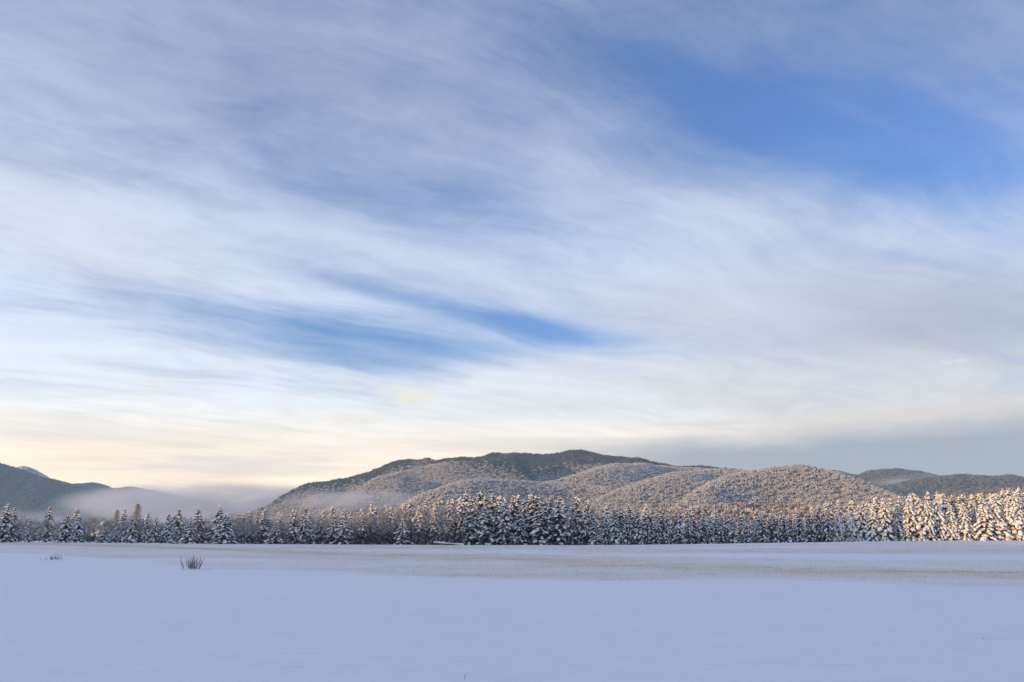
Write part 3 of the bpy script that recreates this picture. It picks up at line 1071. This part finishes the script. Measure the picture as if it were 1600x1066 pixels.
def larch(seed, H=13.0, Rb=3.0):
    rg = np.random.default_rng(seed)
    tr, cr = Acc(), Acc()
    tube(tr, [(0, 0, -0.5), (0.05, 0, H * 0.4), (0, 0.05, H * 0.99)], [0.14, 0.07, 0.015], 6)
    z = 0.2 * H
    while z < H * 0.99:
        t = z / H
        L0 = Rb * (1 - t) ** 0.75 + 0.15
        for k in range(6):
            a = rg.uniform(0, 6.28)
            L = L0 * rg.uniform(0.6, 1.15)
            d = np.array([math.cos(a), math.sin(a), 0.25])
            o = np.array([0, 0, z])
            tube(cr, [o, o + d * L * 0.6, o + d * L + (0, 0, 0.15)], [0.025, 0.016, 0.006], 3)
            for j in range(16):
                p = o + d * L * rg.uniform(0.15, 1.0)
                q = p + np.array([rg.normal(0, .3), rg.normal(0, .3), rg.normal(-0.05, .26)])
                s = np.cross(q - p, rg.normal(0, 1, 3))
                s = s / (np.linalg.norm(s) + 1e-6) * 0.04
                cr.add([p - s, p + s, q], [(0, 1, 2)])
        z += 0.36
    return [('trunk', tr.mesh('trunk', MAT['bark'])), ('crown', cr.mesh('crown', MAT['larch']))]


def shrub(seed, H=2.6, n=26, spread=0.55, mat='brush', w=1.0, r0=0.016, fork=4):
    rg = np.random.default_rng(seed)
    st = Acc()
    for k in range(n):
        a = rg.uniform(0, 6.28)
        tilt = rg.uniform(0.05, spread)
        d = Vector((math.cos(a) * tilt, math.sin(a) * tilt, 1)).normalized()
        p = Vector((rg.normal(0, .12) * H, rg.normal(0, .12) * H, -0.15))
        L = H * rg.uniform(0.6, 1.05)
        q = p + d * L * 0.55 + Vector(rg.normal(0, 0.04 * H, 3))
        e = q + (d + Vector(rg.normal(0, .16, 3))).normalized() * L * 0.45
        tube(st, [p, q, e], [r0 * w, r0 * 0.7 * w, r0 * 0.25 * w], 3)
        for j in range(fork):
            b0 = p.lerp(q, rg.uniform(0.35, 1)) if j % 2 else q.lerp(e, rg.uniform(0, 0.8))
            dd = (d + Vector(rg.normal(0, .42, 3))).normalized()
            e2 = b0 + dd * L * rg.uniform(0.2, 0.42)
            tube(st, [b0, e2], [r0 * 0.5 * w, r0 * 0.2 * w], 3)
    return [('branches', st.mesh('branches', MAT[mat]))]


PINE = [conifer(100 + i, H=14, Rb=3.5, gap=0.86, droop=0.70, snow=0.55, clump=1.2, shape=0.55, first=0.05, loose=0.6) for i in range(9)]
HEAVY = [conifer(140 + i, H=14, Rb=3.3, gap=0.84, droop=0.85, snow=0.88, clump=1.34, shape=0.52, first=0.04, pillow=(0.3, 0.55, 0.78, 0.98), loose=0.6) for i in range(9)]
SPRUCE = [conifer(200 + i, H=10, Rb=3.2, gap=0.70, droop=0.52, snow=0.80, clump=1.12, shape=0.85, first=0.03, loose=0.3) for i in range(6)]
SLIM = [conifer(240 + i, H=12, Rb=2.5, gap=0.72, droop=0.65, snow=0.82, clump=1.3, shape=0.68, first=0.08, loose=0.5) for i in range(6)]
BARE = [bare_tree(300 + i, H=9, wid=2.3, twigs=5) for i in range(5)]
TAN = [bare_tree(330 + i, H=10, spread=0.5, mat='larch', wid=2.6, twigs=5) for i in range(3)]
LARCH = [larch(360 + i) for i in range(3)]
BRUSH = [shrub(400 + i, H=2.8, n=34, spread=0.9, w=1.2) for i in range(4)]
HEIGHT = {}
for fam, h_ in ((PINE, 14), (HEAVY, 14), (SPRUCE, 10), (SLIM, 12), (BARE, 8.6), (TAN, 9.5), (LARCH, 13), (BRUSH, 2.8)):
    HEIGHT[id(fam)] = h_
RNG = random.Random(5)


def plant(kind, fam, px, top_py, Y, label, cat, group=None, wide=1.0, var=None, rot=None):
    x = at(px, 842, Y).x
    z = float(ground_z(x, Y))
    H = at(px, top_py, Y).z - z
    k = H / HEIGHT[id(fam)]
    e = bpy.data.objects.new(kind, None)
    COL.objects.link(e)
    e.location = (x, Y, z)
    e.rotation_euler = (RNG.gauss(0, 0.018), RNG.gauss(0, 0.018), RNG.uniform(0, 6.28) if rot is None else rot)
    e.scale = (k * wide * RNG.uniform(0.92, 1.1), k * wide * RNG.uniform(0.92, 1.1), k)
    e.empty_display_size = 0.3
    e['label'] = label
    e['category'] = cat
    if group:
        e['group'] = group
    last = None
    for nm, me in fam[RNG.randrange(len(fam)) if var is None else var]:
        c = bpy.data.objects.new(nm, me)
        COL.objects.link(c)
        c.parent = last if nm == 'snow' else e
        if nm in ('snow', 'crown'):
            c['kind'] = 'stuff'
        last = c
    return e


ORD = 'first second third fourth fifth sixth seventh eighth ninth tenth eleventh twelfth thirteenth fourteenth fifteenth sixteenth seventeenth eighteenth nineteenth twentieth twenty-first twenty-second twenty-third twenty-fourth twenty-fifth twenty-sixth'.split()
REFS = []          # (px, short phrase) of trees one can find, to say where their neighbours stand
USED = set()


def beside(prefix, px):
    """a label of its own for a tree or bush, told by the nearest front tree"""
    for rank, (rp, ref) in enumerate(sorted(REFS, key=lambda r: abs(r[0] - px))[:6]):
        d = px - rp
        side = 'right behind' if abs(d) < 3.5 else ('just left of' if d < 0 else 'just right of')
        if rank > 1:
            side = 'a little left of' if d < 0 else 'a little right of'
        for pre in (prefix, 'taller ' + prefix, 'farther ' + prefix):
            lab = '%s %s %s' % (pre, side, ref)
            if lab not in USED and len(lab.replace('-', ' ').split()) <= 16:
                USED.add(lab)
                return lab
    return prefix


# -- front trees of the open left half, one by one (px, top, Y, width, family, label)
LEFT = [
    (4, 787, 266, 0.95, SPRUCE, 'tall dark spruce cut by the left edge of the picture'),
    (19, 793, 270, 0.85, SLIM, 'slim grey frosted spruce next to the left edge'),
    (45, 809, 268, 0.95, SLIM, 'short pale frosted spruce between two taller ones near the left edge'),
    (73, 792, 272, 1.10, SLIM, 'tall frosted conifer with sunlit head left of the twin spruces'),
    (100, 805, 260, 1.25, SPRUCE, 'left one of the twin snowy spruces in front'),
    (121, 806, 259, 1.10, SPRUCE, 'right one of the twin snowy spruces in front'),
    (118, 794, 274, 1.25, SLIM, 'sunlit conifer top rising behind the twin spruces'),
    (163, 824, 262, 1.7, SPRUCE, 'low wide dark spruce with little snow'),
    (178, 826, 260, 1.4, SPRUCE, 'low dark bushy spruce beside the bright snowy one'),
    (189, 795, 272, 1.0, SLIM, 'frosted conifer with sunlit top behind the low dark spruces'),
    (204, 807, 260, 1.15, SPRUCE, 'bright snow-covered spruce standing alone before the larch'),
    (227, 798, 271, 0.9, SLIM, 'slender sunlit conifer right of the tan larch'),
    (243, 808, 266, 0.9, SPRUCE, 'small pointed spruce in the gap left of the three clumps'),
    (262, 803, 266, 0.95, SPRUCE, 'left spruce of the first clump, darker than its neighbour'),
    (276, 795, 267, 1.0, SPRUCE, 'tall middle spruce of the first clump'),
    (271, 824, 254, 1.35, SPRUCE, 'small snowy spruce in front of the first clump'),
    (295, 813, 255, 1.35, SPRUCE, 'short broad spruce in front of the second clump'),
    (310, 793, 264, 0.95, SPRUCE, 'tall narrow spruce of the second clump'),
    (341, 791, 264, 1.05, SPRUCE, 'tallest spruce of the third clump with sunlit tip'),
    (351, 802, 254, 1.25, SPRUCE, 'right-hand snowy spruce of the third clump'),
    (410, 796, 264, 1.0, SPRUCE, 'tall snowy spruce where the dense wood begins'),
    (430, 815, 257, 1.35, SPRUCE, 'short broad spruce in front of the first dense trees'),
    (458, 799, 263, 0.95, SPRUCE, 'pointed shaded spruce right of the short broad one'),
    (473, 801, 262, 0.95, SPRUCE, 'shaded spruce beside the pointed one in the dense wood'),
    (520, 804, 262, 0.85, SPRUCE, 'dark narrow spruce left of the bright solitary one'),
    (536, 806, 257, 1.20, SPRUCE, 'bright snowy spruce standing out before the grey brush'),
    (566, 806, 264, 0.95, SPRUCE, 'shaded spruce at the left end of the grey brush'),
    (629, 811, 260, 1.05, SPRUCE, 'short snowy spruce rising from the grey brush'),
]
REF_LEFT = {4: 'the dark spruce at the left edge', 19: 'the slim grey spruce by the left edge', 45: 'the short pale spruce', 73: 'the tall frosted conifer near the twins', 100: 'the left twin spruce', 121: 'the right twin spruce', 163: 'the low wide dark spruce', 178: 'the low bushy dark spruce', 204: 'the bright lone spruce', 227: 'the slender conifer past the larch', 243: 'the small pointed spruce', 262: 'the dark spruce of the first clump', 276: 'the tall spruce of the first clump', 295: 'the short spruce of the second clump', 310: 'the tall spruce of the second clump', 341: 'the tallest spruce of the third clump', 351: 'the right spruce of the third clump', 410: 'the spruce where the dense wood begins', 430: 'the short broad spruce', 458: 'the pointed shaded spruce', 473: 'the spruce beside the pointed one', 520: 'the dark narrow spruce', 536: 'the bright spruce before the brush', 566: 'the spruce at the brush end', 629: 'the short spruce in the brush'}
REFS += list(REF_LEFT.items()) + [(700, 'the fallen log'), (590, 'the grey brush left of the log'), (655, 'the brush near the log'), (380, 'the gap before the dense wood'), (495, 'the middle of the dense wood')]
for px, tp, Y, w, fam, lab in LEFT:
    plant('spruce_tree', fam, px, tp, Y, lab, 'tree', 'front trees of the left half', w)

# -- dense snowy pines from the fallen log to the right edge
FRONT_TOP = [(728, 797), (745, 784), (765, 776), (790, 777), (812, 777), (845, 783), (870, 780), (900, 788), (930, 790), (960, 791), (1000, 794), (1060, 799), (1150, 803), (1240, 801), (1290, 794), (1340, 788), (1400, 782), (1450, 774), (1500, 774), (1550, 772), (1640, 764)]
FT = np.array(FRONT_TOP)
px, i = 733.0, 0
zone_count = {}
while px < 1640:
    tp = float(np.interp(px, FT[:, 0], FT[:, 1])) + RNG.choice((RNG.uniform(-2, 6), RNG.uniform(0, 18)))
    lit = px > 1432
    fam = HEAVY if px > 1300 else PINE
    zone = 'shaded' if px < 1000 else ('deep' if px < 1300 else ('half' if px <= 1432 else 'lit'))
    n_ = zone_count.get(zone, 0)
    zone_count[zone] = n_ + 1
    o_ = ORD[min(n_, 25)]
    lab = {'shaded': '%s snow-laden pine right of the fallen log, front row',
           'deep': '%s fully shaded pine of the middle stretch, front row',
           'half': '%s half-lit pine at right, front row, sun only on its top',
           'lit': '%s wholly sunlit pine at far right, front row'}[zone] % o_
    REFS.append((px, {'shaded': 'the %s pine right of the log', 'deep': 'the %s middle shaded pine',
                      'half': 'the %s half-lit pine', 'lit': 'the %s sunlit pine'}[zone] % o_))
    plant('pine_tree', fam, px, tp, 262 + RNG.uniform(-2.5, 2.5), lab, 'tree', 'front row of snow-laden pines', RNG.uniform(0.85, 1.12) * (1.10 if px < 900 else (0.88 if px < 1300 else 0.98)))
    px += RNG.uniform(19, 29) * (1.1 if px < 900 else (0.70 if px < 1300 else 0.72))

# -- rows behind, of which mostly the tops show
BACK_TOP = [(-20, 800), (150, 802), (250, 803), (330, 800), (400, 800), (480, 797), (540, 796), (575, 787), (620, 786), (660, 785), (700, 777), (730, 774), (765, 772), (800, 775), (830, 776), (870, 775), (910, 783), (960, 788), (1000, 791), (1050, 795), (1100, 794), (1150, 798), (1230, 796), (1280, 789), (1330, 784), (1400, 777), (1450, 769), (1500, 770), (1560, 767), (1640, 760)]
BT = np.array(BACK_TOP)
for row, (Y, step, j0, j1) in enumerate(((270, 22, -2, 8), (279, 21, -5, 5))):
    px = 372.0 + row * 7
    while px < 1640:
        tp = float(np.interp(px, BT[:, 0], BT[:, 1])) + RNG.uniform(j0, j1)
        if px < 735:
            lab, g = beside('snowy conifer top', px), 'conifer tops left of the log'
        elif px < 1000:
            lab, g = beside('sunlit conifer top', px), 'conifer tops right of the log'
        elif px < 1300:
            lab, g = beside('small conifer tip', px), 'conifer tips of the middle stretch'
        else:
            lab, g = beside('sunlit conifer top', px), 'conifer tops at right'
        fam = SLIM if px < 735 else (RNG.choice((PINE, PINE, PINE, SLIM)) if px < 1300 else RNG.choice((HEAVY, SLIM)))
        plant('conifer_tree', fam, px, tp, Y + RNG.uniform(-3, 3), lab, 'tree', g, RNG.uniform(0.85, 1.2))
        px += step * RNG.uniform(0.75, 1.25)

# -- bare frosted hardwoods and larches
for px, tp, Y in ((178, 797, 276), (210, 787, 278), (475, 795, 284)):
    lab = {178: 'short tan larch left of the bright lone spruce', 210: 'tall tan larch rising behind the bright lone spruce', 475: 'tan larch in the dense wood left of the log'}[px]
    plant('larch_tree', LARCH, px, tp, Y, lab, 'tree', 'bare larches', 1.35)
px = -8.0
while px < 735:
    tp = float(np.interp(px, BT[:, 0], BT[:, 1])) + RNG.uniform(4, 17)
    g = 'bare trees of the left half'
    lab = beside('leafless frosted tree', px)
    plant('bare_tree', BARE, px, tp, 270 + RNG.uniform(-6, 12), lab, 'tree', g if px < 380 else 'bare trees of the dense wood', RNG.uniform(0.9, 1.3))
    px += RNG.uniform(7, 12) if px < 380 else RNG.uniform(8, 14)
for i, (px, tp) in enumerate(((300, 812), (365, 806), (382, 812), (395, 815), (590, 806), (602, 801))):
    plant('bare_tree', BARE, px, tp, 261 + i % 3, beside('leafless grey tree in front,', px), 'tree', 'bare trees in front', 1.2)
for px, tp in ((1492, 768), (1515, 765), (1538, 763), (1560, 761), (1580, 758), (1600, 757), (1618, 756)):
    plant('bare_tree', TAN, px, tp, 300 + RNG.uniform(-4, 6), beside('tan leafless crown', px), 'tree', 'tan trees behind the sunlit pines', 1.3)

# -- grey brush at the foot of the wood
px = 392.0
while px < 735:
    Y = 257 + RNG.uniform(-2, 6)
    tp = 848 - (RNG.uniform(12, 20) if px < 540 else RNG.uniform(17, 31))
    lab = beside('grey leafless brush', px)
    plant('brush_shrub', BRUSH, px, tp, Y, lab, 'shrub', 'grey brush left of the log' if px < 680 else 'brush behind the log', RNG.uniform(0.8, 1.2))
    px += RNG.uniform(7, 13)
for px in (140, 152, 232, 252, 318, 326, 366, 378):
    plant('brush_shrub', BRUSH, px, 848 - RNG.uniform(9, 16), 258 + RNG.uniform(-2, 2), beside('low leafless brush', px), 'shrub', 'brush of the left half', 1.1)
for i, px in enumerate((808, 858, 882, 897, 930, 948, 962, 985, 1010)):
    plant('brush_shrub', BRUSH, px, 851 - RNG.uniform(5, 9), 256 + RNG.uniform(-1, 1), beside('small snowy brush', px), 'shrub', 'brush at the foot of the pines', 1.3)

# ------------------------------------------------------------------ fallen log under snow
def fallen_log():
    Y = 254.0
    a, c = at(681, 850, Y), at(722, 850, Y)
    z = float(ground_z(a.x, Y))
    e = link('fallen_log', None, loc=(a.x, Y, z), label='fallen log under a long bank of snow at the wood edge', category='log')
    rg = np.random.default_rng(3)
    L = c.x - a.x
    t = Acc()
    tube(t, [(-0.3, -0.25, 0.42), (L * 0.35, -0.1, 0.52), (L * 0.75, 0.1, 0.15), (L, 0.2, -0.2)], [0.24, 0.22, 0.18, 0.12], 9)
    link('trunk', t.mesh('trunk', MAT['bark'], True), e)
    t = Acc()
    tube(t, [(0.4, 0.1, 0.5), (-0.7, -0.2, 0.72)], [0.08, 0.03], 5)
    tube(t, [(1.0, 0.0, 0.5), (0.1, -0.5, 0.12), (-0.6, -0.7, 0.06)], [0.08, 0.05, 0.03], 5)
    tube(t, [(1.6, 0.0, 0.5), (1.5, -0.1, 1.0)], [0.06, 0.03], 5)
    link('branch_stub', t.mesh('branch_stub', MAT['bark'], True), e)
    s = Acc()
    for k in range(9):
        f = k / 8
        lump(s, rg, (0.1 + f * (L - 0.3), 0.05 * k - 0.2, 0.68 - 0.55 * f ** 1.3), (1, 0.05, -0.06), 0.85, 0.55, 0.26 + 0.1 * math.sin(k), ICO2)
    link('snow_cap', s.mesh('snow_cap', MAT['snow'], True), e)


fallen_log()


# ------------------------------------------------------------------ shrubs out on the field
def field_shrub(px, base_py, H, W, n, label, seed, fork):
    d = pix_dir(px, base_py)
    k = EYE / -d.z
    x, y = d.x * k, d.y * k
    z = float(ground_z(x, y))
    e = link('shrub', None, loc=(x, y, z), label=label, category='shrub')
    rg = np.random.default_rng(seed)
    st = Acc()
    for i in range(n):
        bx, by = rg.normal(0, 0.20 * W), rg.normal(0, 0.16 * W)
        lean_ = bx / W * 0.9 + rg.normal(0, 0.14)
        d_ = Vector((lean_, rg.normal(0, 0.15), 1)).normalized()
        p = Vector((bx, by, -0.1))
        L = H * rg.uniform(0.55, 1.1)
        q = p + d_ * L * 0.5 + Vector(rg.normal(0, 0.03, 3))
        e_ = q + (d_ + Vector(rg.normal(0, .13, 3))).normalized() * L * 0.5
        tube(st, [p, q, e_], [0.011, 0.008, 0.003], 4)
        for j in range(fork):
            b0 = p.lerp(q, rg.uniform(0.4, 1)) if j % 2 else q.lerp(e_, rg.uniform(0, 0.8))
            dd = (d_ + Vector(rg.normal(0, .30, 3))).normalized()
            tube(st, [b0, b0 + dd * L * rg.uniform(0.15, 0.35)], [0.005, 0.002], 3)
    link('branches', st.mesh('branches', MAT['brush']), e)
    s = Acc()
    lump(s, rg, (0.15 * W, 0.0, -0.04), (1, 0, 0), W * 0.85, W * 0.55, 0.09, ICO2)
    lump(s, rg, (-0.25 * W, -0.1, -0.04), (1, 0, 0), W * 0.5, W * 0.4, 0.07, ICO2)
    link('snow_mound', s.mesh('snow_mound', MAT['snow'], True), e)


field_shrub(302, 889, 0.80, 1.05, 46, 'taller leafless shrub with upright stems standing out on the snowfield', 8, 5)
field_shrub(83, 877, 0.50, 1.15, 40, 'low leafless shrub far left on the snowfield', 9, 4)


def field_twig(px, py, H, label, bent):
    d = pix_dir(px, py)
    k = EYE / -d.z
    x, y = d.x * k, d.y * k
    z = float(ground_z(x, y))
    t = Acc()
    tube(t, [(0, 0, -0.05), (0.004, 0, H * 0.5), (bent * H, 0.0, H * 0.85), (bent * H * 2.2, 0.0, H)], [0.0035, 0.003, 0.002, 0.001], 4)
    tube(t, [(0.003, 0, H * 0.4), (-0.2 * H, 0.01, H * 0.8)], [0.002, 0.001], 4)
    me = t.mesh('twig', MAT['brush'])
    link('twig', me, loc=(x, y, z), label=label, category='twig')


field_twig(726, 1064, 0.075, 'thin bent twig poking from the snow at the bottom edge', 0.18)
field_twig(1537, 999, 0.05, 'short dark twig beside a hollow in the snow at right', 0.1)


# ------------------------------------------------------------------ dead grass standing through the snow
def meadow_grass():
    rg = np.random.default_rng(77)
    n = 1000000
    u = rg.uniform(0, 1, n)
    y = 26 + (262 - 26) * u                     # spacing widens with distance
    a = rg.uniform(-0.72, 0.72, n)
    x = a * y
    keep = rg.uniform(0, 1, n) < grass_cover(x, y) ** 1.4 * np.clip(0.55 + 1.6 * fbm2(x / 2.2, y / 2.2, 61, 3), 0.1, 1)
    x, y = x[keep], y[keep]
    z = ground_z(x, y)
    n = len(x)
    h = rg.uniform(0.03, 0.13, n)
    w = 0.0035 + 0.00004 * y
    ang = rg.uniform(0, math.pi, n)
    lx, ly = rg.normal(0, 0.35, n) * h, rg.normal(0, 0.35, n) * h
    V = np.empty((n, 3, 3))
    V[:, 0] = np.stack([x - np.cos(ang) * w, y - np.sin(ang) * w, z - 0.01], 1)
    V[:, 1] = np.stack([x + np.cos(ang) * w, y + np.sin(ang) * w, z - 0.01], 1)
    V[:, 2] = np.stack([x + lx, y + ly, z + h], 1)
    me = mesh_np('meadow_grass', V.reshape(-1, 3), np.arange(n * 3).reshape(n, 3), MAT['grass'])
    link('meadow_grass', me, kind='stuff', label='straw-coloured dead grass showing through thin snow', category='grass')
    print('grass blades', n)


meadow_grass()


# ------------------------------------------------------------------ fog banks and haze
def fog(name, px, py, Y, rx, ry, rz, density, label, scale=2.2, rot=0.0, seed=0.0, lo=0.36, hi=0.62):
    c = at(px, py, Y)
    bm = bmesh.new()
    bmesh.ops.create_icosphere(bm, subdivisions=3, radius=1.0)
    me = bpy.data.meshes.new(name)
    bm.to_mesh(me)
    bm.free()
    mt = bpy.data.materials.new(name)
    mt.use_nodes = True
    mt.node_tree.nodes.clear()
    S.tree = mt.node_tree
    tc = node('ShaderNodeTexCoord').outputs['Object']
    ln = node('ShaderNodeVectorMath')
    ln.operation = 'LENGTH'
    S.tree.links.new(tc, ln.inputs[0])
    r = S(ln.outputs['Value'])
    mp = node('ShaderNodeMapping')
    S.tree.links.new(tc, mp.inputs[0])
    mp.inputs['Location'].default_value = (seed, seed * 0.7, 0)
    mp.inputs['Scale'].default_value = (1.0, ry / rx, 0.42)
    nn = noise_tex(mp.outputs[0], scale, 4.0, 0.55)
    d = smooth(1.0 - r, 0.0, 0.55) * smooth(nn, lo, hi) * density
    pv = node('ShaderNodeVolumePrincipled')
    pv.inputs['Color'].default_value = (0.84, 0.90, 1.0, 1)
    S.tree.links.new(d.s, pv.inputs['Density'])
    out = node('ShaderNodeOutputMaterial')
    S.tree.links.new(pv.outputs[0], out.inputs['Volume'])
    me.materials.append(mt)
    o = link(name, me, kind='stuff', label=label, category='fog')
    o.location = c
    o.scale = (rx, ry, rz)
    o.rotation_euler = (0, rot, 0)
    return o


fog('fog_bank', 345, 788, 4350, 880, 420, 118, 0.009, 'bank of fog in the valley between left mountain and main hill', 2.4, 0.0, 3.0, 0.28, 0.58)
fog('fog_bank', 120, 812, 3600, 900, 320, 60, 0.0018, 'thin mist along the foot of the left mountain', 1.8, 0.0, 4.0)
fog('fog_bank', 590, 784, 2450, 300, 140, 36, 0.0065, 'mist lying below the rounded spur on the main hill', 1.8, 0.0, 7.0, 0.3, 0.55)
fog('fog_bank', 1440, 748, 4500, 380, 220, 30, 0.003, 'thin strip of cloud draped over the far right ridge', 2.0, R(-4), 2.0)

HAZE = 5.6e-5
bm = bmesh.new()
bmesh.ops.create_cube(bm, size=1.0)
me = bpy.data.meshes.new('haze')
bm.to_mesh(me)
bm.free()
mt = bpy.data.materials.new('haze')
mt.use_nodes = True
mt.node_tree.nodes.clear()
S.tree = mt.node_tree
pv = node('ShaderNodeVolumePrincipled')
pv.inputs['Color'].default_value = (0.52, 0.78, 1.0, 1)
pv.inputs['Density'].default_value = HAZE
out = node('ShaderNodeOutputMaterial')
S.tree.links.new(pv.outputs[0], out.inputs['Volume'])
me.materials.append(mt)
hz = link('haze', me, kind='stuff', label='faint blue winter haze over the whole valley', category='haze')
hz.scale = (18200, 18200, 780)
hz.location = (0, 0, 780 / 2 - 60)
